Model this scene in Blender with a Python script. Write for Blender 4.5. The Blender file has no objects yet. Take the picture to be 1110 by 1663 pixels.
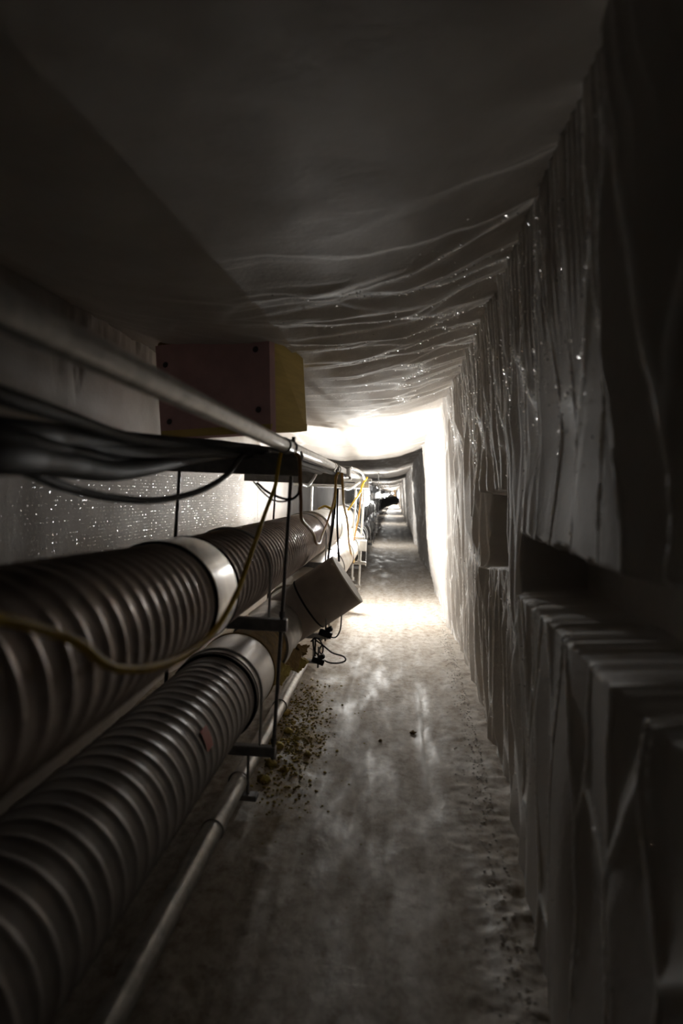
import bpy, math, random
import numpy as np
from mathutils import Vector, Matrix

# ------------------------------------------------------------------ camera
F = 1663 * 24.0 / 36.0            # focal length in pixels, 24 mm lens on a 36 mm tall frame
VPX, VPY = 641.0, 804.0           # where the tunnel runs to
CAMZ = 1.43
ROLL = math.radians(2.5)
v = Vector(((VPX - 555) / F, (831.5 - VPY) / F, -1)).normalized()
u = Vector((math.sin(ROLL), math.cos(ROLL), 0)); u = (u - v * u.dot(v)).normalized()
x_ = v.cross(u)
C2W = Matrix((x_, v, u))          # world = C2W @ camera vector
cam = bpy.data.cameras.new('camera'); camo = bpy.data.objects.new('camera', cam)
bpy.context.scene.collection.objects.link(camo)
camo.matrix_world = Matrix.Translation((0, 0, CAMZ)) @ C2W.to_4x4()
cam.sensor_fit = 'VERTICAL'; cam.sensor_height = 36; cam.sensor_width = 24; cam.lens = 24
cam.clip_start = .02; cam.clip_end = 400
cam.dof.use_dof = True; cam.dof.focus_distance = 6.0; cam.dof.aperture_fstop = 1.7
sc = bpy.context.scene; sc.camera = camo
col = sc.collection

# ------------------------------------------------------------------ world, exposure
w = bpy.data.worlds.new('world'); sc.world = w; w.use_nodes = True
w.node_tree.nodes['Background'].inputs[0].default_value = (.9, .8, .75, 1)
w.node_tree.nodes['Background'].inputs[1].default_value = 0.0
sc.view_settings.view_transform = 'Standard'; sc.view_settings.look = 'None'
sc.view_settings.gamma = 1; sc.view_settings.use_curve_mapping = False
sc.view_settings.exposure = 0.0
sc.cycles.diffuse_bounces = 7; sc.cycles.glossy_bounces = 4; sc.cycles.max_bounces = 10
sc.cycles.sample_clamp_indirect = 4.0
LAMP_W = 560.0
LAMP_COL = (1.0, .985, .95)
#           distance, across, height rel. camera, power factor
LAMPS = [(8.2, -.345, -.06, 1.0), (19.3, -.45, -.0, .30), (34.0, -.5, 0, .35), (47.0, -.5, 0, .7), (63.0, -.5, .1, 3.0),
         (80.0, -.3, .2, 4.0), (96.0, -.2, .2, 6.0)]

# ------------------------------------------------------------------ helpers
def W(px, py, D):
    d = C2W @ Vector(((px - 555) / F, (831.5 - py) / F, -1))
    return Vector((0, 0, CAMZ)) + d * (D / d.y)
def A(a, b, D):                   # a metres right, b metres up of the tunnel's axis through the eye, D metres along it
    ca, sa = math.cos(ROLL), math.sin(ROLL)
    return Vector((a * ca - b * sa, D, CAMZ + a * sa + b * ca))

def tag(o, label=None, cat=None, group=None, kind=None):
    if label: o['label'] = label
    if cat: o['category'] = cat
    if group: o['group'] = group
    if kind: o['kind'] = kind
    return o
def empty(name, loc=(0, 0, 0)):
    o = bpy.data.objects.new(name, None); o.location = loc; o.empty_display_size = .1; col.objects.link(o); return o

class MB:
    def __init__(s): s.v = []; s.f = []; s.sm = []
    def add(s, vs, fs, smooth=True):
        n = len(s.v); s.v += [tuple(p) for p in vs]; s.f += [tuple(i + n for i in f) for f in fs]; s.sm += [smooth] * len(fs)
    def box(s, c, h, R=None, bev=0.0):
        c = Vector(c); R = R or Matrix.Identity(3)
        b = min(bev, min(h) * .9)
        if b <= 0:
            vs = [c + R @ Vector((i * h[0], j * h[1], k * h[2])) for i in (-1, 1) for j in (-1, 1) for k in (-1, 1)]
            s.add(vs, [(0, 1, 3, 2), (4, 6, 7, 5), (0, 4, 5, 1), (2, 3, 7, 6), (0, 2, 6, 4), (1, 5, 7, 3)], False)
            return s
        # chamfered box: 24 vertices
        vs = []; idx = {}
        for i in (-1, 1):
            for j in (-1, 1):
                for k in (-1, 1):
                    for ax in range(3):
                        p = [i * (h[0] - b), j * (h[1] - b), k * (h[2] - b)]
                        p[ax] = (i, j, k)[ax] * h[ax]
                        idx[(i, j, k, ax)] = len(vs); vs.append(c + R @ Vector(p))
        fs = []
        for ax in range(3):
            o1, o2 = [q for q in range(3) if q != ax]
            for sg in (-1, 1):
                def key(p, q):
                    t = [0, 0, 0]; t[ax] = sg; t[o1] = p; t[o2] = q; return idx[(t[0], t[1], t[2], ax)]
                fs.append((key(-1, -1), key(1, -1), key(1, 1), key(-1, 1)))
        for ax in range(3):          # edge along ax
            o1, o2 = [q for q in range(3) if q != ax]
            for p in (-1, 1):
                for q in (-1, 1):
                    def key(e, fa):
                        t = [0, 0, 0]; t[ax] = e; t[o1] = p; t[o2] = q; return idx[(t[0], t[1], t[2], fa)]
                    fs.append((key(-1, o1), key(1, o1), key(1, o2), key(-1, o2)))
        for i in (-1, 1):
            for j in (-1, 1):
                for k in (-1, 1): fs.append(tuple(idx[(i, j, k, ax)] for ax in range(3)))
        s.add(vs, fs, False); return s
    def tube(s, pts, r, n=12, caps=True):
        pts = [Vector(p) for p in pts]; m = len(pts)
        rs = r if isinstance(r, (list, tuple)) else [r] * m
        t0 = (pts[1] - pts[0]).normalized()
        nn = t0.orthogonal().normalized(); vs = []; fs = []
        for i, p in enumerate(pts):
            if i == 0: t = t0
            elif i == m - 1: t = (pts[-1] - pts[-2])
            else: t = pts[i + 1] - pts[i - 1]
            if t.length < 1e-9: t = tp
            t = t.normalized(); tp = t
            nn = (nn - t * nn.dot(t)).normalized(); bb = t.cross(nn)
            for k in range(n):
                an = 2 * math.pi * k / n
                vs.append(p + (nn * math.cos(an) + bb * math.sin(an)) * rs[i])
        for i in range(m - 1):
            for k in range(n):
                k2 = (k + 1) % n
                fs.append((i * n + k, i * n + k2, (i + 1) * n + k2, (i + 1) * n + k))
        s.add(vs, fs)
        if caps:
            s.add(vs[:n], [tuple(reversed(range(n)))], False); s.add(vs[-n:], [tuple(range(n))], False)
        return s
    def ring(s, c, axis, R, r, n=40, k=8, a0=0, a1=2 * math.pi, up=None):
        axis = Vector(axis).normalized(); up = Vector(up or (0, 0, 1)); e1 = (up - axis * up.dot(axis)).normalized(); e2 = axis.cross(e1)
        full = abs(a1 - a0 - 2 * math.pi) < 1e-6; c = Vector(c)
        pts = [c + (e1 * math.cos(a0 + (a1 - a0) * i / n) + e2 * math.sin(a0 + (a1 - a0) * i / n)) * R for i in range(n + 1)]
        return s.tube(pts, r, k, not full)
    def build(s, name, m, parent=None):
        me = bpy.data.meshes.new(name); me.from_pydata(s.v, [], s.f); me.polygons.foreach_set('use_smooth', s.sm); me.update()
        if m: me.materials.append(m)
        o = bpy.data.objects.new(name, me); col.objects.link(o)
        if parent is not None:
            o.parent = parent; o.matrix_parent_inverse = Matrix.Translation(-Vector(parent.location)) 
        return o
def crv(pts, n=10):               # Catmull-Rom through the points
    P = [Vector(p) for p in pts]; P = [2 * P[0] - P[1]] + P + [2 * P[-1] - P[-2]]; out = []
    for i in range(1, len(P) - 2):
        for k in range(n):
            t = k / n; a, b, c, d = P[i - 1:i + 3]
            out.append(.5 * ((2 * b) + (c - a) * t + (2 * a - 5 * b + 4 * c - d) * t * t + (3 * b - a - 3 * c + d) * t ** 3))
    out.append(P[-2]); return out
def pathW(pp, n=10): return crv([W(*p) for p in pp], n)

def mat(name, color, rough=.5, metal=0., noise=0., nscale=20., bump=0., bscale=60., color2=None, spec=.5, emit=None, stretch=None, cut=(.35, .65)):
    m = bpy.data.materials.new(name); m.use_nodes = True; nt = m.node_tree; b = nt.nodes['Principled BSDF']
    b.inputs['Base Color'].default_value = (*color, 1); b.inputs['Roughness'].default_value = rough; b.inputs['Metallic'].default_value = metal
    b.inputs['Specular IOR Level'].default_value = spec
    tc = nt.nodes.new('ShaderNodeTexCoord'); src = tc.outputs['Object']
    if stretch:
        mp = nt.nodes.new('ShaderNodeMapping'); mp.inputs['Scale'].default_value = stretch; nt.links.new(src, mp.inputs[0]); src = mp.outputs[0]
    if color2 or noise:
        n = nt.nodes.new('ShaderNodeTexNoise'); n.inputs['Scale'].default_value = nscale; n.inputs['Detail'].default_value = 6; n.inputs['Roughness'].default_value = .6
        nt.links.new(src, n.inputs['Vector'])
        r = nt.nodes.new('ShaderNodeValToRGB'); r.color_ramp.elements[0].position = cut[0]; r.color_ramp.elements[1].position = cut[1]
        c2 = color2 or tuple(c * (1 - noise) for c in color)
        r.color_ramp.elements[0].color = (*c2, 1); r.color_ramp.elements[1].color = (*color, 1)
        nt.links.new(n.outputs['Fac'], r.inputs[0]); nt.links.new(r.outputs[0], b.inputs['Base Color'])
    if bump:
        n2 = nt.nodes.new('ShaderNodeTexNoise'); n2.inputs['Scale'].default_value = bscale; n2.inputs['Detail'].default_value = 5
        nt.links.new(src, n2.inputs['Vector']); bp = nt.nodes.new('ShaderNodeBump'); bp.inputs['Strength'].default_value = bump; bp.inputs['Distance'].default_value = .01
        nt.links.new(n2.outputs['Fac'], bp.inputs['Height']); nt.links.new(bp.outputs[0], b.inputs['Normal'])
    if emit:
        b.inputs['Emission Color'].default_value = (*emit[0], 1); b.inputs['Emission Strength'].default_value = emit[1]
    return m

M = dict(
    wall=mat('ice_wall', (.80, .765, .73), .55, 0, bump=.35, bscale=45, nscale=3, color2=(.68, .64, .60), spec=.35),
    ceil=mat('ice_ceiling', (.80, .765, .73), .5, 0, bump=.3, bscale=35, nscale=2.2, color2=(.66, .62, .57), spec=.4),
    strut=mat('galvanised_strut', (.30, .30, .31), .45, .6, noise=.3, nscale=30),
    rod=mat('steel_rod', (.25, .24, .24), .4, .8, noise=.3, nscale=60),
    zinc=mat('zinc_pipe', (.55, .54, .52), .38, .75, noise=.35, nscale=18, bump=.1, bscale=80),
    hose=mat('corrugated_jacket', (.50, .43, .39), .28, .6, noise=.4, nscale=6, bump=.1, bscale=50),
    hose2=mat('grey_corrugated_jacket', (.33, .30, .285), .48, .3, noise=.3, nscale=7, bump=.1, bscale=50),
    alu=mat('aluminium_band', (.70, .68, .65), .27, .85, noise=.25, nscale=5, bump=.12, bscale=14, stretch=(1, 5, 1)),
    white=mat('pale_jacket', (.72, .69, .63), .4, .1, color2=(.50, .43, .34), nscale=5, bump=.15, bscale=10),
    barrel=mat('grey_foam_cover', (.40, .34, .30), .6, 0, noise=.25, nscale=6, bump=.25, bscale=9),
    foil=mat('dull_foil', (.40, .38, .35), .42, .5, noise=.4, nscale=9, bump=.6, bscale=11), tape=mat('pale_tape_wrap', (.58, .55, .53), .33, .25, noise=.2, nscale=5, bump=.1, bscale=10),
    cap=mat('pale_cap', (.82, .78, .70), .6, 0, noise=.2, nscale=9),
    black=mat('black_rubber', (.018, .018, .022), .6, 0, spec=.25, noise=.3, nscale=20),
    yellow=mat('yellow_cable', (.70, .46, .03), .65, 0, noise=.3, nscale=15, spec=.2),
    ochre=mat('red_brown_cable', (.30, .10, .04), .45, 0, color2=(.45, .30, .05), nscale=6),
    whitec=mat('white_cable', (.75, .74, .72), .45),
    pink=mat('pink_foam_board', (.72, .46, .47), .75, 0, color2=(.60, .38, .39), nscale=7, bump=.1, bscale=40),
    yfoam=mat('yellow_foam_board', (.68, .52, .16), .75, 0, color2=(.58, .43, .13), nscale=4, stretch=(1, 1, 12)),
    oldfoam=mat('spray_foam', (.30, .19, .06), .8, 0, noise=.5, nscale=15, bump=.6, bscale=30),
    insul=mat('torn_insulation', (.52, .43, .11), .9, 0, color2=(.30, .20, .06), nscale=18, bump=.7, bscale=60),
    tan=mat('tan_surface', (.36, .26, .16), .7), blue=mat('blue_grey_surface', (.35, .42, .60), .6),
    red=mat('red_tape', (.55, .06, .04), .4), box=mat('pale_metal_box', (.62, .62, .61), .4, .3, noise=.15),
    plug=mat('dark_washer', (.06, .04, .04), .5), green=mat('green_tag', (.05, .20, .10), .6),
    blackduct=mat('black_duct', (.11, .11, .115), .5, .1, noise=.3, nscale=6, bump=.2, bscale=12),
    glass=mat('lit_globe', (1, 1, 1), .3, 0, emit=(LAMP_COL, 60.0)),
    crystal=mat('frost_crystal', (.95, .95, .97), .27, .7, spec=1.0),
    snowbit=mat('loose_snow', (.78, .74, .69), .7, 0, noise=.2, nscale=30, bump=.4),
)
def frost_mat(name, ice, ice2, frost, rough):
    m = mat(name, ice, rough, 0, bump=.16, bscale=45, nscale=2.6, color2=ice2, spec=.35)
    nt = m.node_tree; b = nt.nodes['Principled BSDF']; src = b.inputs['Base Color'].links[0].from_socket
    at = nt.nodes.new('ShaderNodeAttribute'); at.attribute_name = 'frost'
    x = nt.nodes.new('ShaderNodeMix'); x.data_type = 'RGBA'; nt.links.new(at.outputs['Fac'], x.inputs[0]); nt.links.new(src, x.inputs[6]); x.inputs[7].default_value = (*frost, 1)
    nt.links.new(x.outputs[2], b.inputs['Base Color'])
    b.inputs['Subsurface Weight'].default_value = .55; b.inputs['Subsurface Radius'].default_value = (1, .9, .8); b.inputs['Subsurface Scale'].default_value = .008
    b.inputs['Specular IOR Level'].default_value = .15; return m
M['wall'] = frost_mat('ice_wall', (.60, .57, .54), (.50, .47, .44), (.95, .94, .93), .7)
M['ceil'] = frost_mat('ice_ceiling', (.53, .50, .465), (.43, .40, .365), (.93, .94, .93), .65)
# packed snow floor: traffic-polished streaks and brown grime along the tunnel
def floor_mat():
    m = bpy.data.materials.new('packed_snow_floor'); m.use_nodes = True; nt = m.node_tree; L = nt.links.new; N = nt.nodes.new
    b = nt.nodes['Principled BSDF']; tc = N('ShaderNodeTexCoord')
    def noise(scale, st, det=6, ro=.6):
        mp = N('ShaderNodeMapping'); mp.inputs['Scale'].default_value = st; L(tc.outputs['Object'], mp.inputs[0])
        n = N('ShaderNodeTexNoise'); n.inputs['Scale'].default_value = scale; n.inputs['Detail'].default_value = det; n.inputs['Roughness'].default_value = ro
        L(mp.outputs[0], n.inputs['Vector']); return n.outputs['Fac']
    def ramp(s, p0, c0, p1, c1):
        r = N('ShaderNodeValToRGB'); e = r.color_ramp.elements; e[0].position = p0; e[0].color = (*c0, 1); e[1].position = p1; e[1].color = (*c1, 1); L(s, r.inputs[0]); return r.outputs[0]
    def mix(f, a, c, t='MIX'):
        x = N('ShaderNodeMix'); x.data_type = 'RGBA'; x.blend_type = t
        (L(f, x.inputs[0]) if not isinstance(f, float) else setattr(x.inputs[0], 'default_value', f)); L(a, x.inputs[6])
        (L(c, x.inputs[7]) if not isinstance(c, tuple) else setattr(x.inputs[7], 'default_value', (*c, 1))); return x.outputs[2]
    base = ramp(noise(1.3, (1.6, .5, 1)), .25, (.44, .40, .35), .75, (.56, .53, .49))
    streak = ramp(noise(4.5, (2.2, .35, 1)), .38, (.84, .80, .75), .62, (1, 1, 1))
    dirt = ramp(noise(9, (1, 1, 1), 9, .72), .56, (0, 0, 0), .70, (1, 1, 1))
    fine = ramp(noise(14, (1.3, .8, 1), 10, .75), .38, (.66, .62, .57), .58, (1.05, 1.05, 1.05))
    c = mix(1.0, base, streak, 'MULTIPLY'); c = mix(1.0, c, fine, 'MULTIPLY'); c = mix(dirt, c, (.17, .13, .09))
    at = N('ShaderNodeAttribute'); at.attribute_name = 'stain'; mm = N('ShaderNodeMath'); mm.operation = 'MULTIPLY'; L(at.outputs['Fac'], mm.inputs[0])
    L(ramp(noise(7, (1, 1, 1), 9, .75), .42, (0, 0, 0), .56, (1, 1, 1)), mm.inputs[1]); c = mix(mm.outputs[0], c, (.30, .21, .08))
    a2 = N('ShaderNodeAttribute'); a2.attribute_name = 'frost'; c = mix(a2.outputs['Fac'], c, (.85, .84, .82))
    L(c, b.inputs['Base Color'])
    L(ramp(noise(3.2, (1.8, .5, 1)), .34, (.45,) * 3, .58, (.8,) * 3), b.inputs['Roughness'])
    bp = N('ShaderNodeBump'); bp.inputs['Strength'].default_value = .4; bp.inputs['Distance'].default_value = .015
    L(noise(16, (1.2, .8, 1), 8, .65), bp.inputs['Height']); L(bp.outputs[0], b.inputs['Normal'])
    b.inputs['Specular IOR Level'].default_value = .25
    return m
M['floor'] = floor_mat()

# ------------------------------------------------------------------ numpy noise
def hsh(i, j, s):
    n = (i.astype(np.int64) * 374761393 + j.astype(np.int64) * 668265263 + s * 1442695041) & 0xffffffff
    n = ((n ^ (n >> 13)) * 1274126177) & 0xffffffff; n = n ^ (n >> 16)
    return (n & 0xffff) / 65535.0
def vn(x, y, s):
    i = np.floor(x); j = np.floor(y); fx = x - i; fy = y - j; fx = fx * fx * (3 - 2 * fx); fy = fy * fy * (3 - 2 * fy)
    a = hsh(i, j, s); b = hsh(i + 1, j, s); c = hsh(i, j + 1, s); d = hsh(i + 1, j + 1, s)
    return (a * (1 - fx) + b * fx) * (1 - fy) + (c * (1 - fx) + d * fx) * fy - .5
def fbm(x, y, s, o=4):
    r = 0; a = 1.0
    for k in range(o): r = r + a * vn(x * 2 ** k, y * 2 ** k, s + k); a *= .5
    return r
def voro(x, y, s):
    i0 = np.floor(x); j0 = np.floor(y); f1 = np.full(x.shape, 9.); f2 = np.full(x.shape, 9.); dx = np.zeros(x.shape)
    for di in (-1, 0, 1):
        for dj in (-1, 0, 1):
            i = i0 + di; j = j0 + dj
            px = i + .1 + .8 * hsh(i, j, s); py = j + .1 + .8 * hsh(i, j, s + 7); d = (x - px) ** 2 + (y - py) ** 2
            dx = np.where(d < f1, x - px, dx); f2 = np.where(d < f1, f1, np.minimum(f2, d)); f1 = np.minimum(f1, d)
    return f1, f2, dx
def sst(a, b, x):
    t = np.clip((x - a) / (b - a), 0, 1); return t * t * (3 - 2 * t)
def ysteps(y0, mn, k, y1=112.):
    ys = [y0]
    while ys[-1] < y1: ys.append(ys[-1] + max(mn, k * abs(ys[-1])))
    return np.array(ys)
NECKS = [9.9, 22.0, 36.5, 50, 67, 85]
def neck(y):                      # the tunnel was cut in runs: it narrows towards the end of each and steps out again
    r = np.zeros_like(y)
    for n in NECKS: r = r + .6 * sst(n - 1.5, n - .1, y) * (1 - sst(n, n + .35, y)) - 1.0 * sst(n, n + .35, y) * (1 - sst(n + 2.5, n + 6.5, y))
    return r
def grid_obj(name, P, m, flip=False, frost=None):
    ny, nx = P.shape[:2]; me = bpy.data.meshes.new(name)
    me.vertices.add(ny * nx); me.vertices.foreach_set('co', P.reshape(-1).astype(np.float32))
    i = np.arange(ny - 1)[:, None] * nx + np.arange(nx - 1)[None]; q = np.stack([i, i + 1, i + nx + 1, i + nx], -1).reshape(-1, 4)
    if flip: q = q[:, ::-1]
    n = len(q); me.loops.add(n * 4); me.loops.foreach_set('vertex_index', q.reshape(-1).astype(np.int32))
    me.polygons.add(n); me.polygons.foreach_set('loop_start', np.arange(n, dtype=np.int32) * 4)
    me.polygons.foreach_set('use_smooth', np.ones(n, bool)); me.update(calc_edges=True)
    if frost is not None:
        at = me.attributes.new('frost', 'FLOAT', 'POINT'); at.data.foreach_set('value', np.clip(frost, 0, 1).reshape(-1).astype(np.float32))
    me.materials.append(m); o = bpy.data.objects.new(name, me); col.objects.link(o); o['kind'] = 'structure'; return o

# ------------------------------------------------------------------ tunnel shell
HC = CAMZ
ys = ysteps(-4., .0065, .0028); nz = 250
zz = np.linspace(-.06, 2.62, nz)
Y, Z = np.meshgrid(ys, zz, indexing='ij')
zr = Z - HC
base = .715 + (zr + 1.40) / 2.44 * (.455 - .715)
low = np.clip((-zr + .2) / 1.6, 0, 1.2)
base = base - low * (.15 * (1 - sst(1.6, 6.5, Y)) + .10 * (1 - sst(.3, 3.0, Y)))
base = base - .03 * (1 - sst(.6, 3.4, Y))
wy = .13 * fbm(Y * 1.1, Z * 1.1, 11, 2) + .055 * fbm(Y * .9, Z * 3.4, 13, 3); wz = .25 * fbm(Y * 1.5, Z * .8, 23, 3)
def scal(sy, sz, s, wdt=.10):
    f1, f2, dx = voro((Y + wy) / sy, (Z + wz) / sz, s); t = np.sqrt(f2) - np.sqrt(f1)
    return 1 - np.exp(-t / wdt), t, dx * sy
amask = .55 + .9 * np.clip(fbm(Y * .35, Z * .5, 71, 2) + .4, 0, 1)
near = 1 - sst(1.0, 2.4, Y)
d1, t1, e1 = scal(.27, 1.0, 5, .07); d2, t2, e2 = scal(.15, .85, 9, .07)
d2 = d2 * d1; cover = sst(-.1, .2, fbm(Y * .9, Z * .8, 83, 2) + .05 + .10 * sst(3, 6, Y)) * sst(2.0, 3.2, Y)
disp = (.016 * d1 - (.29 - .20 * (1 - sst(1.8, 3.4, Y))) * e1 * sst(0, .25, t1) + (.004 * d2 - .12 * e2 * sst(0, .3, t2)) * cover * (1 - .8 * near)) * amask
topm = sst(.35, .95, zr)
dt_, tt_, _ = scal(.05, 1.6, 15, .3)
disp = disp * (1 - .35 * topm) + topm * .014 * dt_
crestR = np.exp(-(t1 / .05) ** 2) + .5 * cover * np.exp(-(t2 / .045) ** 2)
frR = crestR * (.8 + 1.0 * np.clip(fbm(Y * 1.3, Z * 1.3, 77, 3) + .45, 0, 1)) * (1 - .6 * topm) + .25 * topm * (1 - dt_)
big = .10 * fbm(Y * .55, Z * .45, 31, 3) + .10 * near * fbm(Y * 1.9, Z * .6, 37, 2)
XR = base + disp - .03 + big * (1 - .3 * topm) - .20 * neck(Y) * sst(-1.5, -.6, zr)
def notch(y0, y1, b0, b1, depth, e=.018, wob=.012):
    wb = wob * fbm(Y * 9, Z * 9, 44, 3)
    return depth * sst(y0 - e, y0 + e, Y + wb * 2) * (1 - sst(y1 - e * .6, y1 + e * .6, Y + wb * .3)) * sst(b0 - e, b0 + e * .6, zr + wb) * (1 - sst(b1 - e, b1 + e, zr + wb * 1.5))
n1 = notch(3.25, 4.25, -.0955 * Y, .03, .24, .014); n2 = notch(4.66, 5.05, -.078 * Y, -.14, .2, .014); n3 = notch(.6, 2.75, -.35 + .0, -.15, .22, .016)
nm = np.clip((n1 + n2 + n3) / .15, 0, 1)
XR = XR * (1 - nm) + (base + .0) * nm + n1 + n2 + n3
# a thick flake of ice close by, standing proud of the wall
XR = XR - .07 * sst(.9, 1.15, Y) * (1 - sst(1.36, 1.42, Y + .10 * zr)) * sst(-.1, .3, zr)
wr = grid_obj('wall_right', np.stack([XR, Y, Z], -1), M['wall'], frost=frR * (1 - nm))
wr['label'] = 'right ice wall with sharp vertical frost ridges and cut notches'
# left wall: shaved flat, with icicle-like scallops along its top
zl = np.linspace(-.06, 2.55, 130); yl = ysteps(-4., .014, .006); Yl, Zl = np.meshgrid(yl, zl, indexing='ij'); zlr = Zl - HC
f1, f2, _ = voro(Yl / .12 + .5 * fbm(Yl * 3, Zl, 3, 2), Zl / .5, 88); t = f2 - f1; t = t / (t + .2)
band = sst(.50, .85, zlr + .35 * vn(Yl * 9, Zl * 0, 5))
XL = -1.62 - .03 * band * t - .05 * fbm(Yl * .6, Zl * .5, 90, 3) - .008 * fbm(Yl * 4, Zl * 3, 91, 3) + .10 * neck(Yl)
wl = grid_obj('wall_left', np.stack([XL, Yl, Zl], -1), M['wall'], True)
# ceiling: sags in the middle, frost lines across
xc = np.linspace(-1.95, .98, 210); yc = ysteps(-4., .0075, .0030); Yc, Xc = np.meshgrid(yc, xc, indexing='ij')
prof = np.interp(Xc, [-2, -1.66, -1.3, -.8, -.3, .05, .3, .47, 1.0], [.99, .94, .84, .79, .82, .89, .98, 1.05, 1.15])
k = np.ones(9) / 9
prof = np.apply_along_axis(lambda r: np.convolve(np.pad(r, 4, 'edge'), k, 'valid'), 1, prof)
wy2 = .20 * fbm(Xc * 1.1, Yc * .9, 51, 2) + .10 * fbm(Xc * 3.2, Yc * .9, 54, 3) - .05 * Xc + .05 * fbm(Xc * 4, Yc * 3, 52, 3); wx2 = .35 * fbm(Xc * 1.2, Yc * 1.2, 53, 3)
def scc(sy, sx, s, wdt=.10):
    f1, f2, dx = voro((Yc + wy2) / sy, (Xc + wx2) / sx, s); t = np.sqrt(f2) - np.sqrt(f1)
    return 1 - np.exp(-t / wdt), t, dx * sy
c1, q1, g1 = scc(.38, 1.3, 63, .07); c2, q2, g2 = scc(.19, .7, 67, .10); cov2 = sst(-.05, .25, fbm(Xc * .8, Yc * .7, 85, 2))
am = sst(1.7, 3.0, Yc + .5 * Xc) * (.25 + .75 * sst(-.9, -.3, Xc))
ZC = HC + prof + (.014 * c1 - .17 * g1 * sst(0, .25, q1) + cov2 * (.004 * c2 - .08 * g2 * sst(0, .3, q2))) * am - .035 + .06 * fbm(Xc * .8, Yc * .45, 57, 3) * (.4 + .6 * (1 - am)) + .010 * (1 - am) * fbm(Xc * 4, Yc * 2.5, 59, 3) - .20 * neck(Yc) - .16 * sst(8.5, 9.9, Yc)
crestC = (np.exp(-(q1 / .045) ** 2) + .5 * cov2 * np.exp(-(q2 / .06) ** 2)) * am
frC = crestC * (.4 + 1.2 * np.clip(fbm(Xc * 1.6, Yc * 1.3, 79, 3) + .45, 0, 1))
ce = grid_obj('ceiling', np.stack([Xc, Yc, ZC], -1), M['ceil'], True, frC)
# floor: worn path, tracks, shoulder of loose snow at the right
xf = np.linspace(-1.8, .95, 230); yf = ysteps(-4., .011, .0045); Yf, Xf = np.meshgrid(yf, xf, indexing='ij')
ZF = .007 * (1 - .6 * sst(6, 10, Yf)) * fbm(Xf * 4, Yf * 2.5, 101, 5) + .02 * fbm(Xf * 1.2, Yf * .5, 103, 3)
fade = 1 - .8 * sst(4, 8, Yf)
for x0, dep, wd in ((.20, .009, .06), (-.14, .006, .05)):
    c = x0 + .05 * fbm(Yf * .7, Yf * 0, int(x0 * 100) + 300, 2); ZF = ZF + fade * (-dep * np.exp(-((Xf - c) / wd) ** 2) + dep * .5 * np.exp(-((Xf - c - wd * 1.6) / (wd * .5)) ** 2))
edge = sst(.38, .66, Xf + .09 * fbm(Yf * 1.7, Xf, 107, 3) + .2 * (1 - sst(2, 7, Yf)))
ZF = ZF + edge * (.02 + .012 * fbm(Xf * 14, Yf * 18, 109, 4))
ZF = ZF + .02 * np.clip(fbm(Xf * 12, Yf * 9, 113, 4), 0, 1) * sst(-.15, -.6, Xf)
def trail(x0, x1, y0, y1, wd, sd, bend=0.):   # polished snow ridges left by sledge runners
    t = np.clip((Yf - y0) / (y1 - y0), 0, 1); c = x0 + (x1 - x0) * t + bend * np.sin(t * math.pi) + .012 * fbm(Yf * 4, Yf * 0, sd, 3)
    return np.exp(-((Xf - c) / (wd * (.5 + 1.2 * np.clip(fbm(Yf * 5, Yf * 0, sd + 9, 3) + .5, 0, 1)))) ** 2) * sst(y0, y0 + .15, Yf) * (1 - sst(y1 - .3, y1, Yf))
tr_ = trail(.205, .235, 3.25, 5.1, .012, 401) + .8 * trail(-.33, -.10, 2.7, 3.7, .022, 403, .03) + .7 * trail(-.26, -.24, 4.2, 6.4, .018, 405) + .4 * trail(.20, .19, 2.2, 3.2, .014, 407)
ZF = ZF + .007 * tr_
fl = grid_obj('floor', np.stack([Xf, Yf, ZF], -1), M['floor'], True, .75 * tr_ * np.clip(.9 + 1.2 * fbm(Xf * 22, Yf * 12, 411, 3), 0, 1))
at = fl.data.attributes.new('stain', 'FLOAT', 'POINT')
at.data.foreach_set('value', np.clip(1.5 * np.exp(-(((Xf + .47 + (Yf - 3.6) * .03) / .13) ** 2 + ((Yf - 3.75) / .75) ** 2)) + .5 * np.exp(-(((Xf + .42) / .16) ** 2 + ((Yf - 5.0) / .5) ** 2)), 0, 1).reshape(-1).astype(np.float32))
def floor_z(x, y):
    i = min(max(int(np.searchsorted(yf, y)), 0), len(yf) - 1); j = min(max(int(np.searchsorted(xf, x)), 0), len(xf) - 1); return float(ZF[i, j])
# closing wall far away, and the unlit end behind the camera
for nm_, yy in (('wall_far', 110.0), ('wall_back', -3.9)):
    tag(MB().box((-.5, yy, 1.2), (1.5, .1, 1.5)).build(nm_, M['wall']), kind='structure')

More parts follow.
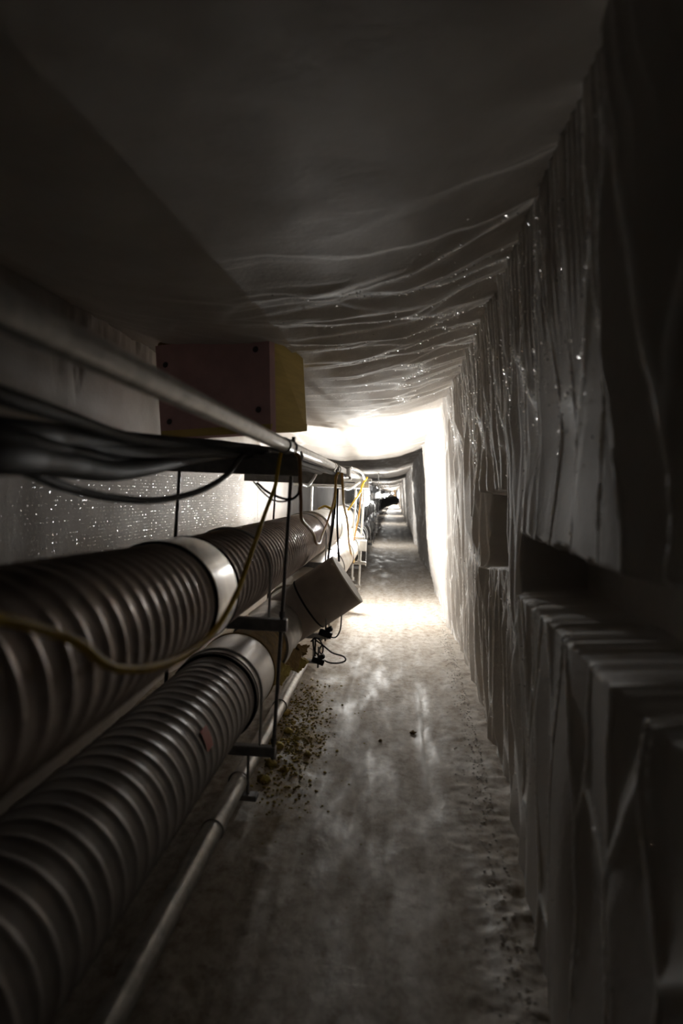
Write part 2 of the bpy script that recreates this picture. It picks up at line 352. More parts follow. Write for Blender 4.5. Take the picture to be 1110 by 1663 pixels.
# frost crystals glinting on the ice
rng = np.random.default_rng(4)
def crystals(name, P, wgt, n, size, label, nrm, spread):
    p = (wgt / wgt.sum()).reshape(-1); idx = rng.choice(P.reshape(-1, 3).shape[0], n, p=p); c = P.reshape(-1, 3)[idx]
    d = np.array(nrm)[None] + rng.normal(size=(n, 3)) * spread; d /= np.linalg.norm(d, axis=1)[:, None]
    e = np.cross(d, rng.normal(size=(n, 3))); e /= np.linalg.norm(e, axis=1)[:, None]; g = np.cross(d, e)
    s = (size * (.5 + rng.random(n) ** 3))[:, None]; cc = c
    t = d * s * .02; c = c + np.array(nrm)[None] * .003; cc = c
    vs = np.stack([cc + e * s + g * 0, cc - e * .5 * s + g * .87 * s, cc - e * .5 * s - g * .87 * s, cc + t], 1).reshape(-1, 3)
    b = np.arange(n)[:, None] * 4; fs = np.concatenate([b + np.array(q) for q in ((0, 1, 3), (1, 2, 3), (2, 0, 3), (0, 2, 1))])
    me = bpy.data.meshes.new(name); me.from_pydata(vs.tolist(), [], fs.tolist()); me.materials.append(M['crystal'])
    o = bpy.data.objects.new(name, me); col.objects.link(o); tag(o, label, 'frost', kind='stuff')
dens = lambda yy: np.gradient(yy)[:, None]
PR = np.stack([XR - .002, Y, Z], -1)
crystals('frost_crystals', PR, dens(ys) * np.clip(crestR - .25, .03, 1) * (1 - nm) * sst(1.2, 2.2, Y) * (1 - sst(6.5, 8, Y)) * (.25 + sst(-.1, .5, zr)), 8000, .0043, 'tiny frost crystals glinting on the ridges of the right ice wall', (-.9, 0, -.35), .38)
crystals('frost_crystals', np.stack([Xc, Yc, ZC - .002], -1), dens(yc) * np.clip(crestC - .3, .01, 1) * sst(2, 3, Yc) * (1 - sst(6.5, 8, Yc)) * sst(-.9, -.3, Xc), 6000, .0043, 'tiny frost crystals glinting along the ceiling ridges', (-.15, 0, -1), .34)
crystals('frost_crystals', np.stack([XL + .002, Yl, Zl], -1), dens(yl) * sst(2.2, 4.2, Yl) * (1 - sst(7.5, 9, Yl)) * (1 - sst(.0, .25, zlr)) * sst(-.6, -.4, zlr), 10000, .0046, 'tiny frost crystals glinting on the flat left ice wall', (1, 0, 0), .24)

# ------------------------------------------------------------------ ducts
def sweep(fn, D0, D1, step, rad, n=56):
    m = max(2, int((D1 - D0) / step)); pts = []; rs = []
    for i in range(m + 1):
        D = D0 + (D1 - D0) * i / m; pts.append(fn(D)); rs.append(rad(D))
    return MB().tube(pts, rs, n)
def lerp_path(tab):
    Ds = [t[0] for t in tab]; aa = [t[1] for t in tab]; bb = [t[2] for t in tab]
    def fn(D):
        i = 0
        while i < len(Ds) - 2 and D > Ds[i + 1]: i += 1
        t = (D - Ds[i]) / (Ds[i + 1] - Ds[i]); t = min(max(t, -.5), 1); t2 = t * t * (3 - 2 * t) if 0 <= t <= 1 else t
        return A(aa[i] + (aa[i + 1] - aa[i]) * t2, bb[i] + (bb[i + 1] - bb[i]) * t2, D)
    return fn
R0 = .187
def corr(pitch, amp, R=R0):
    def f(D):
        c = abs(math.cos(math.pi * D / pitch)); return R - amp + amp * (c ** 7)
    return f
up = lerp_path([(-1.5, -.69, -.30), (1.0, -.705, -.31), (2.3, -.745, -.34), (60, -.739, -.34)])
ud = tag(empty('insulated_duct', A(-.74, -.34, 3)), 'upper round duct with brown corrugated jacket and silver band, under the cable bar', 'duct')
sweep(up, -1.4, 2.08, .0042, corr(.076, .009)).build('corrugated_jacket', M['hose'], ud)
def band(fn, D0, D1, R, m, par, name='coupling_band', n=56):
    e = .008
    tab = [(D0, R - .006), (D0 + e, R), (D0 + .03, R + .002), (D1 - .03, R + .002), (D1 - e, R), (D1, R - .006)]
    return MB().tube([fn(d) for d, _ in tab], [r for _, r in tab], n).build(name, m, par)
cb = band(up, 2.07, 2.38, R0 + .006, M['alu'], ud)
for d in (2.075, 2.385):
    MB().ring(up(d), up(d + .01) - up(d), R0 + .004, .006, 48, 6).build('rubber_seal', M['black'], cb)
sweep(up, 2.37, 5.9, .0042, corr(.076, .010, R0 + .002)).build('corrugated_jacket', M['hose'], ud)
sj = sweep(up, 5.88, 9.4, .35, lambda D: R0 + .01, 48).build('smooth_jacket', M['white'], ud); sj['label'] = 'pale smooth jacket'
for d in (5.9, 7.1): MB().ring(up(d), (0, 1, 0), R0 + .011, .006, 48, 6).build('seam_band', M['zinc'], sj)
sj = sweep(up, 9.38, 60, 1.2, lambda D: R0, 32).build('dark_jacket', M['blackduct'], ud)
for i in range(14): MB().ring(up(10.2 + i * 1.9), (0, 1, 0), R0 + .004, .012, 28, 6).build('seam_band', M['zinc'], sj)
# lower duct
lo = lerp_path([(-1.5, -.80, -.885), (3.0, -.790, -.885), (4.5, -.790, -.885), (6.3, -.66, -.69), (9.0, -.62, -.63), (14, -.66, -.72), (23, -.74, -.60)])
ld = tag(empty('insulated_duct', A(-.79, -.885, 3)), 'lower round duct with grey corrugated jacket, closer to the floor', 'duct')
lj = sweep(lo, -1.4, 2.92, .0042, corr(.074, .0048)).build('corrugated_jacket', M['hose2'], ld)
cb = band(lo, 2.90, 3.36, R0 + .005, M['tape'], ld)
for d in (2.90, 2.935): MB().ring(lo(d), (0, 1, 0), R0 + .004, .007, 48, 6).build('rubber_seal', M['black'], cb)
MB().ring(lo(3.36), (0, 1, 0), R0 + .002, .010, 48, 6).build('rubber_seal', M['oldfoam'], cb)
sweep(lo, 3.3, 3.95, .1, lambda D: R0 - .03 + .01 * math.sin(D * 21)).build('bare_insulation', M['oldfoam'], ld)
sweep(lo, 3.92, 5.02, .05, lambda D: R0 - .008 + .006 * math.sin(D * 31) * math.sin(D * 9)).build('foil_wrap', M['foil'], ld)
sj = sweep(lo, 5.0, 9.2, .1, lambda D: R0 + .006, 48).build('smooth_jacket', M['white'], ld); sj['label'] = 'pale smooth jacket'
for d in (6.35, 7.5): MB().ring(lo(d), lo(d + .05) - lo(d), R0 + .007, .005, 48, 6).build('seam_band', M['black'], sj)
sj = sweep(lo, 9.18, 23, .6, lambda D: R0, 36).build('dark_jacket', M['blackduct'], ld)
for i in range(8): MB().ring(lo(10 + i * 1.6), (0, 1, 0), R0 + .004, .012, 28, 6).build('seam_band', M['zinc'], sj)
# scrap of red tape on the lower jacket
def on_lo(D, ang, r): c = lo(D); return c + Vector((math.cos(ang), 0, math.sin(ang))) * r
tp = MB(); g = []
for i in range(5):
    for j in range(4): g.append(on_lo(2.18 + .018 * i - .006 * j, math.radians(38 - 7 * j), R0 + .003))
tp.add(g, [(i * 4 + j, i * 4 + j + 1, (i + 1) * 4 + j + 1, (i + 1) * 4 + j) for i in range(4) for j in range(3)]); tp.build('red_tape', M['red'], lj)

# capped stub leaning out over the path
S0 = W(440, 1022, 4.62); S1 = W(565, 940, 4.64); ax = (S1 - S0).normalized(); L_ = (S1 - S0).length
st = tag(empty('capped_duct_stub', S0), 'grey capped duct stub tilting up over the walkway, beside torn yellow insulation', 'duct stub')
def axpt(t): return S0 + ax * (L_ * t)
RS = .178
MB().tube([axpt(t) for t in (-.1, .1, .3, .50)], [RS - .004, RS, RS + .002, RS + .002], 56).build('sleeve', M['barrel'], st)
MB().tube([axpt(t) for t in (.505, .52, .7, .985)], [RS + .004, RS + .009, RS + .009, RS + .009], 56).build('outer_sleeve', M['barrel'], st)
MB().ring(axpt(.50), ax, RS + .004, .007, 48, 8).build('seam_band', M['black'], st)
cp = MB().tube([axpt(.984), axpt(1.0)], [RS + .009, RS + .009], 56).build('end_cap', M['cap'], st); cp['label'] = 'pale flat end cap'

# black duct swinging across the path far away
fd = MB().tube(crv([A(-1.05, -.50, 23.5), A(-.80, -.47, 25), A(-.45, -.33, 27), A(-.10, -.23, 28.6), A(.02, -.24, 29.2)], 8), .185, 32).build('black_duct', M['blackduct'])
tag(fd, 'black round duct end swung out across the path far down the tunnel', 'duct')
# small bottom pipe
pp = tag(empty('drain_pipe', A(-.70, -1.29, 3)), 'thin galvanised pipe running just above the floor under the lower duct', 'pipe')
MB().tube([A(-.70, -1.29, d) for d in (-1.2, 1, 2, 3, 4, 5.15)], .040, 24).build('pipe', M['zinc'], pp)
for d in (2.55, 4.1): MB().tube([A(-.70, -1.29, d), A(-.70, -1.29, d + .05)], .046, 24).build('pipe_collar', M['zinc'], pp)
# conduit above
cn = tag(empty('steel_conduit', A(-.47, .21, 3)), 'grey steel conduit slanting in from upper left over the dark cable bars', 'conduit')
cpts = [A(-.53, .255, -.5), A(-.503, .24, .87), A(-.466, .212, 2.9), A(-.476, .225, 4.3), A(-.49, .23, 5.6), A(-.47, .235, 8.0), A(-.47, .235, 20)]
MB().tube(cpts, .029, 24).build('conduit_tube', M['zinc'], cn)
MB().tube([A(-.4665, .2125, 2.86), A(-.466, .212, 3.02)], .034, 24).build('conduit_coupling', M['zinc'], cn)
MB().tube([A(-.4875, .2295, 5.35), A(-.49, .23, 5.5)], .034, 24).build('conduit_coupling', M['zinc'], cn)

# ------------------------------------------------------------------ trapeze hangers
RW = Matrix.Identity(3)
def bar(mb, a0, a1, b, D, hz, hy=.02):
    p = A(a0, b, D); q = A(a1, b, D); z = (q.z + 0 * p.z); z0 = A((a0 + a1) / 2, b, D).z
    c = Vector(((p.x + q.x) / 2, D, z0)); return mb.box(c, (abs(q.x - p.x) / 2, hy, hz), None, .003)
def nut(mb, p, r=.014, h=.012): return mb.tube([p - Vector((0, 0, h)), p + Vector((0, 0, h))], r, 6)
def zat(a, b, D): return A(a, b, D)
def strap(par, fn, D, Rr, zbot, m='box'):
    c = fn(D); r = .006; pts = []
    for i in range(21):
        an = math.pi * i / 20; pts.append(c + Vector((math.cos(an) * Rr, 0, math.sin(an) * Rr)))
    pts = [Vector((pts[0].x, D, zbot))] + pts + [Vector((pts[-1].x, D, zbot))]
    MB().tube(pts, r, 8).build('pipe_strap', M[m], par)
def support(D, label, group=None, full=True, dark=True, rodRa=(-.444, .258, -.543, -1.16), topend=-.417, topleft=-1.22, midb=-.565, lowb=-1.135, lowl=-1.1, extra=True):
    t = tag(empty('pipe_hanger', A(-.75, -1.1, D)), label, 'pipe hanger', group)
    ra = rodRa
    p0 = A(ra[0], ra[1], D); p1 = A(ra[2], ra[3], D)
    MB().tube([p0, p1], .0085, 10).build('threaded_rod', M['rod'], t)
    if full:
        lr0 = A(-.957, .90, D) if False else A(-.957, .16, D); MB().tube([lr0, A(-1.055, lowb - .02, D)], .0085, 10).build('threaded_rod', M['rod'], t)
    # upper pair of struts
    tb = MB(); bar(tb, topleft, topend, .145, D, .044, .021); s2 = tb.build('lower_strut', M['strut'], t)
    tb = MB(); bar(tb, topleft, topend - .006, .184, D, .016, .024); tb.build('upper_strut', M['strut'], t)
    zt = A(ra[0], .2, D)
    sa = MB(); nut(sa, Vector((p0.x, D, A(ra[0], .215, D).z)), .020, .014); sa.build('nut', M['rod'], t)
    mb_ = MB(); bar(mb_, -1.10, -.476, midb, D, .027, .022); mb_.build('middle_strut', M['strut'], t)
    lb = MB(); bar(lb, lowl, -.53, lowb, D, .022, .022); lb.build('lower_strut', M['strut'], t)
    for bb in (midb, lowb):
        f = (ra[1] - bb) / (ra[1] - ra[3]); q = p0.lerp(p1, f)
        n_ = MB(); nut(n_, q + Vector((0, 0, .036))); n_.build('nut', M['rod'], t); nut(MB(), q - Vector((0, 0, .034))).build('nut', M['rod'], t)
    if full:
        strap(t, up, D, R0 + .008, A(-.75, midb + .03, D).z)
        strap(t, lo, D, R0 + .010, A(-.75, lowb + .02, D).z)
    # bottom bracket with its short rod
    a = -.655
    MB().tube([A(a, lowb - .02, D), A(a - .006, -1.36, D)], .0065, 8).build('short_rod', M['rod'], t)
    fb = MB(); bar(fb, -.77, -.615, -1.352, D, .012, .03); fb.build('foot_bracket', M['strut'], t)
    # U-bolt over the small pipe
    c = A(-.70, -1.29, D); pts = [c + Vector((math.cos(math.pi * i / 12) * .046, 0, math.sin(math.pi * i / 12) * .046)) for i in range(13)]
    pts = [pts[0] - Vector((0, 0, .06))] + pts + [pts[-1] - Vector((0, 0, .06))]; MB().tube(pts, .004, 6).build('u_bolt', M['zinc'], t)
    # clamp for the conduit
    c = A(-.468, .212, D); MB().ring(c + Vector((0, .03, 0)), (0, 1, 0), .034, .005, 24, 6).build('conduit_clamp', M['zinc'], t)
    return t
support(3.0, 'nearest dark trapeze hanger with strap over the brown corrugated duct, below the pink box')
support(5.5, 'second dark trapeze hanger, its bar end just left of the glowing lamp', rodRa=(-.46, .25, -.545, -.62))
# lit hanger that carries the lamp
D3 = 8.15
t = tag(empty('pipe_hanger', A(-.6, -1.1, D3)), 'brightly lit pale trapeze hanger that carries the nearest glowing lamp', 'pipe hanger')
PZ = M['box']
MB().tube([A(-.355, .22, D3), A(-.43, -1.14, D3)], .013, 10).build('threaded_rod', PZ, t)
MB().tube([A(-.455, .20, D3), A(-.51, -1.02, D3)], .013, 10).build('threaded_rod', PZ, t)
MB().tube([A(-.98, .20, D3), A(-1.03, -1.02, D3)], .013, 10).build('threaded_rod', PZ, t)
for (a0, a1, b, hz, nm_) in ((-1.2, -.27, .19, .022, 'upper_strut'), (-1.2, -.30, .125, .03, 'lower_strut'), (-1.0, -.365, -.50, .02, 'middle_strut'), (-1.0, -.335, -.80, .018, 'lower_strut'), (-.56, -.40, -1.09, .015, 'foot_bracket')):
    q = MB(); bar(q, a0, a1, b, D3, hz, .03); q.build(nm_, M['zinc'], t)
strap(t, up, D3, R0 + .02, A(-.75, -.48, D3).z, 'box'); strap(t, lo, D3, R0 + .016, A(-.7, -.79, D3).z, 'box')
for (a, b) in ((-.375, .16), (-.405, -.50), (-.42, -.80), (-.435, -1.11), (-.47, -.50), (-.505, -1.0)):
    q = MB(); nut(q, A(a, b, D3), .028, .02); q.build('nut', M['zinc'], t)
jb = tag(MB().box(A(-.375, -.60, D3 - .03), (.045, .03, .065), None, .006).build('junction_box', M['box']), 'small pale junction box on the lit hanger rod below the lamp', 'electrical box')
D = 10.8; i = 0
while D < 62:
    support(D, 'small trapeze pipe hanger in the row receding beyond the nearest lamp', 'hangers beyond the lamp', full=D < 30)
    D += 2.6 if D < 30 else 4.2

# ------------------------------------------------------------------ lamps
def lamp(D, a, b, pw, label, group=None):
    stem = D > 10
    t = tag(empty('tunnel_lamp', A(a, b + .12, D)), label, 'lamp', group); c = A(a, b, D)
    MB().tube([c + Vector((0, 0, .20)), c + Vector((0, 0, .13)), c + Vector((0, 0, .07)), c + Vector((0, 0, .06))], [.03, .045, .05, .04], 20).build('socket', M['box'], t)
    if stem: MB().tube([c + Vector((0, 0, .19)), A(a, 1.1, D)], .010, 8).build('hanging_stem', M['box'], t)
    n = 8; pts = []; rs = []
    for i in range(n + 1):
        th = math.pi * (.02 + .96 * i / n); pts.append(c + Vector((0, 0, .072 * math.cos(th)))); rs.append(.05 * math.sin(th) + .002)
    g = MB().tube(pts, rs, 20).build('glass_globe', M['glass'], t); g.visible_shadow = True
    li = bpy.data.lights.new('bulb', 'POINT'); li.energy = LAMP_W * pw; li.color = LAMP_COL; li.shadow_soft_size = .078
    lo_ = bpy.data.objects.new('bulb', li); lo_.location = c; col.objects.link(lo_); lo_.parent = t; lo_.matrix_parent_inverse = Matrix.Translation(-t.location)
for i, (D, a, b, pw) in enumerate(LAMPS):
    if i == 0: lamp(D, a, b, pw, 'nearest glowing white lamp hanging from the lit hanger bar')
    elif i == 1: lamp(D, a, b, pw, 'second glowing lamp, just beyond the nearest one')
    else: lamp(D, a, b, pw, 'distant glowing lamp deep in the tunnel past the black duct', 'distant lamps')

# ------------------------------------------------------------------ foam box hung at the ceiling
bx = empty('foam_insulation_box', W(437, 620, 3.45)); tag(bx, 'box of pink and yellow foam board fixed at the ceiling behind the conduit', 'foam box')
Dn = 3.45
tR = W(437, 546, Dn); bR = W(440, 701, Dn)                 # near vertical edge
tL = W(252, 571, 3.75); bL = W(262, 712, 3.62)
tB = W(491, 572, 3.95); bB = W(499, 700, 3.88)
tX = tL + (tB - tR); bX = bL + (bB - bR)
def quadbox(a, b, c, d, th, nrm):                             # board with thickness
    vs = [a, b, c, d] + [p + nrm * th for p in (a, b, c, d)]
    return MB().add(vs, [(0, 1, 2, 3), (7, 6, 5, 4), (0, 4, 5, 1), (1, 5, 6, 2), (2, 6, 7, 3), (3, 7, 4, 0)], False)
class MBX(MB): pass
def board(name, q, th, nrm, m):
    mb = MB(); quad = list(q); vs = quad + [p + nrm * th for p in quad]
    mb.add(vs, [(0, 1, 2, 3), (7, 6, 5, 4), (0, 4, 5, 1), (1, 5, 6, 2), (2, 6, 7, 3), (3, 7, 4, 0)], False)
    return mb.build(name, m, bx)
cen = (tR + bR + tL + bL + tB + bB) / 6
n1_ = (tR - tL).cross(bL - tL).normalized();  n1_ = n1_ if n1_.dot(cen - tR) > 0 else -n1_
n2_ = (tR - tB).cross(bB - tB).normalized();  n2_ = n2_ if n2_.dot(tL - tR) > 0 else -n2_
up1 = Vector((0, 0, .03))
pf = board('front_board', (tL + up1, tR + up1, bR, bL), .05, n1_, M['pink']); pf['label'] = 'pink foam board face'
sf = board('side_board', (tR + up1 + n1_ * .012, tB + up1, bB, bR + n1_ * .012), .05, n2_, M['yfoam']); sf['label'] = 'yellow foam board face'
board('back_board', (tX + up1, tB + up1, bB, bX), .05, -n1_, M['yfoam'])
board('end_board', (tL + up1, tX + up1, bX, bL), .05, -n2_, M['pink'])
bt = board('bottom_board', (bL, bR, bB, bX), .04, Vector((0, 0, 1)), M['yfoam'])
nrm = -n1_
for (u_, w_) in ((.09, .17), (.09, .82), (.89, .12), (.90, .76)):
    p = (tL * (1 - u_) + tR * u_) * (1 - w_) + (bL * (1 - u_) + bR * u_) * w_
    MB().tube([p - nrm * .002, p + nrm * .004, p + nrm * .006], [.016, .016, .009], 16).build('washer', M['plug'], bx)
# brown spray foam sealing its top to the ceiling
sf_ = MB(); random.seed(3)
for i in range(8):
    t_ = .12 + .8 * i / 8; p = tL.lerp(tR, t_) + Vector((0, .06, .03)); pts = [p + Vector((-.07, 0, 0)), p, p + Vector((.07, 0, .0))]
    sf_.tube(crv(pts, 3), [.02, .03, .04, .045, .04, .03, .02], 10)
sf_.build('spray_foam_seal', M['oldfoam'], bx)

# ------------------------------------------------------------------ cables
def cable(name, pp, r, m, label, cat='cable', n=10, group=None, pts=None, sides=10):
    return tag(MB().tube(pts or pathW(pp, n), r, sides).build(name, M[m]), label, cat, group)
cable('black_cable', [(-260, 560, .7), (0, 642, 1.0), (110, 678, 1.35), (200, 709, 1.8), (290, 722, 2.35), (370, 731, 2.75), (440, 735, 3.1), (520, 762, 4.6), (560, 775, 6.5)], .016, 'black', 'uppermost black cable sagging in from the left above the bundle')
cable('black_cable', [(-300, 700, .7), (0, 752, 1.0), (100, 789, 1.3), (180, 808, 1.55), (260, 812, 1.85), (330, 795, 2.2), (372, 768, 2.55), (398, 738, 2.85), (440, 732, 3.1)], .0105, 'black', 'black cable hanging in a low loop below the dark bar')
for i, (pp_, r) in enumerate([
    ([(-300, 690, .7), (0, 705, 1.05), (150, 714, 1.7), (280, 722, 2.35), (400, 733, 3.0), (520, 764, 4.8)], .030),
    ([(-300, 700, .68), (0, 725, 1.0), (120, 745, 1.5), (210, 757, 2.0), (300, 742, 2.5), (380, 733, 2.9), (470, 740, 3.4)], .034),
    ([(-300, 720, .72), (0, 722, 1.15), (120, 722, 1.6), (230, 732, 2.1), (330, 728, 2.6), (420, 735, 3.1)], .036),
    ([(-300, 730, .66), (0, 742, .95), (90, 752, 1.25), (190, 765, 1.8), (270, 752, 2.3), (350, 730, 2.8), (420, 734, 3.1)], .028)]):
    cable('black_cable', pp_, r, 'black', ['thick black cable at the top of the bundle on the bar', 'thick black cable through the middle of the bundle', 'thickest black cable behind the bundle', 'black cable along the underside of the bundle'][i], group='bundled black cables')
# cables lying on, knotting round and hanging from the bar
cable('black_cable', [(418, 784, 2.97), (432, 797, 2.95), (452, 807, 2.94), (472, 811, 2.94), (484, 803, 2.96), (487, 790, 3.0)], .0055, 'black', 'short black cable looping below the end of the nearest bar')
cable('white_cable', [(412, 782, 3.02), (428, 800, 3.0), (446, 813, 3.0), (468, 813, 3.0), (486, 800, 3.02), (489, 784, 3.05)], .004, 'whitec', 'thin white cable looping below the end of the nearest bar')
cable('grey_cable', [(489, 733, 3.05), (491, 742, 3.05), (488, 750, 3.02), (484, 745, 3.0)], .006, 'zinc', 'grey cable curled round the end of the nearest bar')
cable('grey_cable', [(489, 787, 3.3), (499, 789, 3.8), (508, 780, 4.4), (515, 768, 5.0)], .009, 'whitec', 'pale cable drooping between the two dark bars')
cable('white_cable', [(558, 793, 5.8), (566, 795, 6.4), (575, 790, 7.2), (585, 783, 8.0)], .010, 'whitec', 'white cable hanging under the lit bar end')
cable('white_cable', [(566, 761, 6.6), (578, 762, 7.0), (588, 768, 7.5), (592, 778, 8.0)], .012, 'whitec', 'white cable arching from the pale box to the lit bar')
cable('thin_cable', [(546, 793, 5.4), (543, 840, 5.4), (533, 907, 5.4)], .008, 'black', 'thin black cord hanging left of the second hanger rod')
cable('thin_cable', [(549, 793, 5.4), (548, 850, 5.4), (551, 912, 5.4)], .008, 'black', 'thin black cord hanging right of the second hanger rod')
# yellow cables
cable('yellow_cable', [(462, 733, 2.93), (457, 736, 2.90), (452, 760, 2.90), (447, 790, 2.88), (432, 830, 2.7), (410, 895, 2.3), (385, 962, 2.0), (350, 1022, 1.76), (300, 1064, 1.5), (250, 1083, 1.31), (200, 1087, 1.17), (165, 1074, 1.08), (130, 1046, 1.0), (80, 1026, .92), (0, 1006, .80), (-200, 985, .62)], .0082, 'yellow', 'yellow cable draping from the nearest bar down across the brown duct', n=14)
cable('brown_cable', [(480, 737, 2.95), (487, 745, 2.94), (488, 785, 2.94), (489, 812, 3.0), (490, 842, 3.1), (500, 855, 3.3), (510, 868, 3.6), (514, 882, 3.9), (520, 882, 4.5), (524, 868, 4.9), (533, 845, 5.2), (543, 810, 5.3), (547, 775, 5.36), (550, 768, 5.42)], .008, 'ochre', 'red-brown and yellow cable strung from the nearest bar to the second bar', n=10)
cable('yellow_cable', [(550, 768, 5.40), (546, 775, 5.38), (545, 800, 5.38), (541, 825, 5.4), (528, 822, 5.5), (518, 826, 5.8)], .0095, 'yellow', 'yellow cable loop over the pale duct under the second bar', n=10)
cable('yellow_cable', [(556, 768, 5.40), (557, 793, 5.40), (559, 820, 5.6), (565, 850, 6.2), (567, 880, 6.8), (572, 905, 7.4), (575, 912, 7.9), (575, 880, 8.0), (582, 845, 8.0), (586, 815, 8.0), (588, 800, 8.0)], .010, 'ochre', 'long cable hanging in a deep loop between the second bar and the lamp', n=10)
cable('yellow_cable', [(566, 828, 7.4), (575, 815, 7.6), (585, 800, 7.9), (590, 785, 8.05), (597, 775, 8.1)], .011, 'yellow', 'yellow cable climbing from the pale duct to the lit bar end', n=10)

# pale boxes above the second bar
bxx = tag(empty('equipment_box', W(555, 760, 6.6)), 'pale metal box with flanged lid sitting above the second dark bar', 'electrical box')
c = W(553, 767, 6.6)
MB().box(c, (.10, .10, .045), None, .008).build('box_body', M['box'], bxx)
MB().box(c + Vector((0, 0, .052)), (.115, .115, .006), None, .002).build('lid', M['zinc'], bxx)
MB().box(c + Vector((-.10, 0, -.055)), (.012, .10, .012)).build('foot', M['zinc'], bxx)
MB().box(c + Vector((.10, 0, -.055)), (.012, .10, .012)).build('foot', M['zinc'], bxx)
tr = tag(empty('cable_tray', A(-.6, .14, 6.8)), 'pale cable tray running from the second bar to the lit bar', 'cable tray')
MB().box(A(-.66, .215, 6.9), (.20, 1.25, .006)).build('tray_bed', M['zinc'], tr)
for s_ in (-1, 1): MB().box(A(-.66 + .20 * s_, .225, 6.9), (.005, 1.25, .022)).build('tray_side', M['box'], tr)

# black clamps and wires hanging under the stub
def clampthing(px, py, D, s, label):
    t = tag(empty('hanging_clamp', W(px, py, D)), label, 'clamp'); c = W(px, py, D)
    MB().box(c, (.045 * s, .02, .02 * s), Matrix.Rotation(.3, 3, 'Y'), .004).build('clamp_body', M['black'], t)
    MB().tube([c + Vector((.0, 0, -.05 * s)), c + Vector((0, 0, .10 * s))], .006, 8).build('clamp_bolt', M['rod'], t)
    MB().box(c + Vector((.025 * s, 0, .03 * s)), (.02 * s, .02, .016 * s), Matrix.Rotation(-.5, 3, 'Y'), .004).build('clamp_jaw', M['black'], t)
clampthing(529, 1029, 4.5, 1.0, 'small black clamp hanging directly under the capped stub')
clampthing(517, 1073, 4.3, .9, 'small black clamp near the floor, left of the wire loops')
MB_ = MB(); 
cable('hanging_wire', [(529, 1032, 4.5), (545, 1035, 4.5), (553, 1022, 4.55), (555, 1000, 4.6)], .0048, 'black', 'thin black wire curving down from the rim of the capped stub', 'wire', 10)
cable('hanging_wire', [(508, 1040, 4.45), (512, 1058, 4.4), (530, 1074, 4.35), (548, 1077, 4.3), (561, 1073, 4.25), (558, 1066, 4.3), (540, 1060, 4.4), (525, 1048, 4.45), (512, 1038, 4.45), (520, 1036, 4.5)], .0052, 'black', 'thin black wire forming a wide loop above the floor', 'wire', 10)
cable('hanging_wire', [(505, 1042, 4.5), (512, 1036, 4.5), (520, 1040, 4.5), (525, 1052, 4.45), (523, 1062, 4.45), (519, 1056, 4.45), (524, 1046, 4.5)], .005, 'black', 'tangled bit of black wire below the stub clamp', 'wire', 10)
cable('hanging_wire', [(513, 1038, 4.42), (512, 1055, 4.36), (512, 1072, 4.3)], .006, 'black', 'short upright black wire down to the lower clamp', 'wire', 8)

# ------------------------------------------------------------------ torn insulation slabs and crumbs
def slab(name, q, D, th, m, label):
    P = [W(x, y, d) for (x, y), d in zip(q, D)]; n_ = (P[1] - P[0]).cross(P[3] - P[0]).normalized()
    if n_.y < 0: n_ = -n_
    mb = MB(); N_ = 9; G = []
    for i in range(N_):
        for j in range(N_):
            u_, w_ = i / (N_ - 1), j / (N_ - 1)
            p = (P[0] * (1 - u_) + P[1] * u_) * (1 - w_) + (P[3] * (1 - u_) + P[2] * u_) * w_
            e = .002 + (.004 if i in (0, N_ - 1) or j in (0, N_ - 1) else 0)
            G.append(p + Vector([random.uniform(-e, e) for _ in range(3)]))
    G2 = [p + n_ * th for p in G]; fs = []
    for i in range(N_ - 1):
        for j in range(N_ - 1):
            a = i * N_ + j; fs.append((a, a + 1, a + N_ + 1, a + N_)); o_ = N_ * N_; fs.append((a + o_, a + N_ + o_, a + N_ + 1 + o_, a + 1 + o_))
    for i in range(N_ - 1):
        o_ = N_ * N_
        for a, b in ((i, i + 1), (i * N_, (i + 1) * N_), ((N_ - 1) * N_ + i, (N_ - 1) * N_ + i + 1), (i * N_ + N_ - 1, (i + 1) * N_ + N_ - 1)): fs.append((a, b, b + o_, a + o_))
    mb.add(G + G2, fs, False); return tag(mb.build(name, M[m]), label, 'insulation')
slab('insulation_slab', [(446, 1028), (492, 1062), (482, 1092), (440, 1064)], [3.95, 4.3, 4.25, 3.95], .04, 'oldfoam', 'brown torn insulation slab leaning from the silver coupling towards the stub')
slab('insulation_slab', [(478, 1062), (503, 1075), (486, 1093), (470, 1082)], [4.3, 4.4, 4.35, 4.3], .06, 'insul', 'small yellow foam chunk at the end of the floor pipe')
slab('insulation_slab', [(447, 1068), (476, 1086), (458, 1112), (440, 1112)], [3.75, 4.0, 3.9, 3.75], .03, 'insul', 'olive yellow insulation flap hanging between hanger rod and floor pipe')
slab('insulation_slab', [(480, 1046), (503, 1048), (498, 1061), (488, 1060)], [4.5, 4.6, 4.6, 4.5], .04, 'oldfoam', 'dark brown insulation scrap tucked under the capped stub')
def lump(mb, c, s, n=1):
    vs = []; fs = []; a, b = 7, 5
    off = random.random() * 6
    for i in range(b + 1):
        th = math.pi * i / b
        for j in range(a):
            ph = 2 * math.pi * j / a; r = s * random.uniform(.6, 1.25)
            vs.append(c + Vector((r * math.sin(th) * math.cos(ph), r * math.sin(th) * math.sin(ph), r * .6 * math.cos(th))))
    for i in range(b):
        for j in range(a): fs.append((i * a + j, (i + 1) * a + j, (i + 1) * a + (j + 1) % a, i * a + (j + 1) % a))
    mb.add(vs, fs, True)
random.seed(8)
cr = MB()
for i in range(1700):
    D = random.triangular(2.9, 5.2, 3.7); x = -.49 + random.gauss(0, .085) - (D - 3.5) * .05
    s = random.choice((.0015, .002, .003, .004, .006, .009)); lump(cr, Vector((x, D, floor_z(x, D) + s * .3)), s)
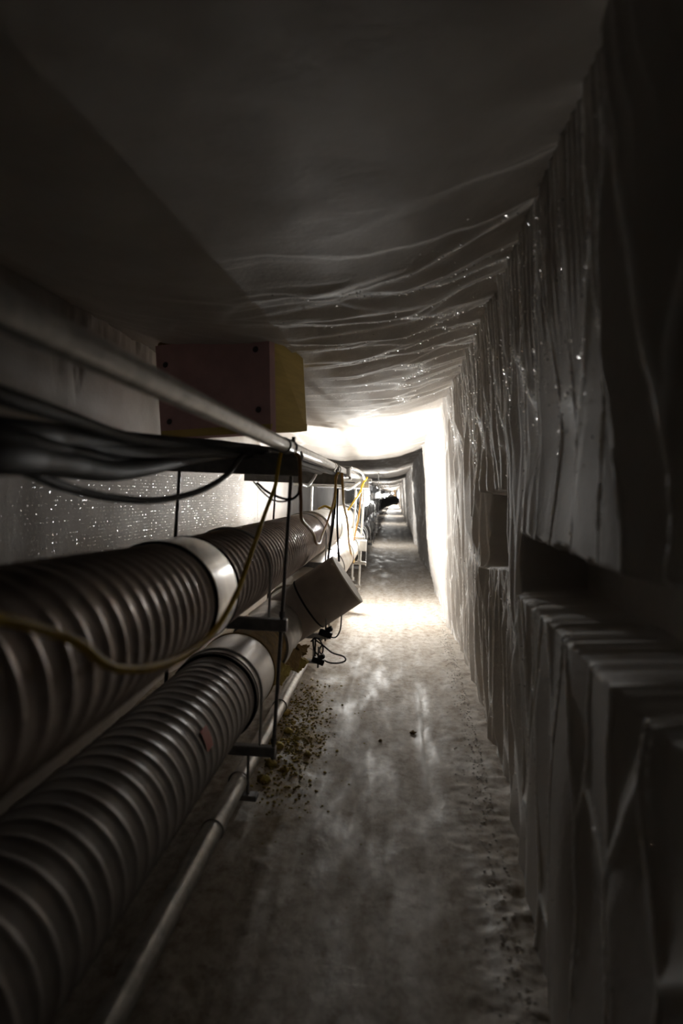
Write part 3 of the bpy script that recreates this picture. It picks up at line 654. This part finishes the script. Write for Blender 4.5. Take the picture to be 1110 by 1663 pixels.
for i in range(60):
    D = random.uniform(2.2, 6); x = random.uniform(-.6, -.05); s = random.uniform(.002, .005); lump(cr, Vector((x, D, floor_z(x, D) + s * .3)), s)
tag(cr.build('foam_crumbs', M['insul']), 'scattered yellow and brown foam crumbs on the floor beside the low pipe', 'debris', kind='stuff')
def floor_pt(px, py):
    d = C2W @ Vector(((px - 555) / F, (831.5 - py) / F, -1)); k_ = -(CAMZ) / d.z; return Vector((0, 0, CAMZ)) + d * k_
def chunk(px, py, s, m, label, name='foam_chunk', cat='debris'):
    p = floor_pt(px, py); mb = MB(); lump(mb, Vector((p.x, p.y, floor_z(p.x, p.y) + s * .35)), s); tag(mb.build(name, M[m]), label, cat)
chunk(671, 1191, .021, 'oldfoam', 'dark brown chunk lying alone in the middle of the path')
chunk(618, 1206, .013, 'oldfoam', 'small flat brown scrap left of the lone dark chunk')
chunk(458, 1162, .05, 'insul', 'yellow foam chunk on the floor right of the hanger rod')
for i, (px, py, s_) in enumerate(((468, 1192, .030), (452, 1215, .036), (482, 1204, .022), (440, 1243, .034), (500, 1228, .020), (462, 1252, .024), (428, 1268, .032), (476, 1176, .018))):
    p = floor_pt(px, py); mb = MB()
    for k in range(3): lump(mb, Vector((p.x, p.y, floor_z(p.x, p.y) + s_ * .2)), s_ * (.8 + .15 * k))
    tag(mb.build('insulation_tuft', M['insul']), 'ragged tuft of yellow insulation among the crumbs beside the low pipe', 'insulation', 'insulation tufts')
sn = MB()
for i in range(1200):
    D = random.uniform(1.5, 9); b_ = float(np.interp(D, [1.5, 2.75, 5.5, 9], [.44, .50, .60, .66])); x = b_ - abs(random.gauss(0, .05)) ; s = random.choice((.002, .003, .004, .006))
    lump(sn, Vector((x, D, floor_z(x, D) + s * .2)), s)
tag(sn.build('loose_snow', M['snowbit']), 'loose snow crumbs along the foot of the right wall', 'snow', kind='stuff')
# far-off things; tan and blue shapes are unidentified, built as tube and box
MB_ = tag(MB().tube(crv([A(.02, .50, 62), A(.02, .1, 62), A(.12, -.3, 62), A(.22, -.9, 62)], 6), .11, 16).build('tan_shape', M['tan']), 'indistinct tan upright shape behind the end of the far black duct', 'pipe')
tag(MB().box(A(.34, -.2, 64), (.07, .05, .55), None, .01).build('blue_shape', M['blue']), 'indistinct narrow blue-grey shape standing by the right wall at the far end', 'panel')
tag(MB().box(A(.555, -.05, 18), (.012, .03, .16), None, .004).build('green_tag', M['green']), 'small dark green tag on the right wall beyond the bright patch', 'tag')
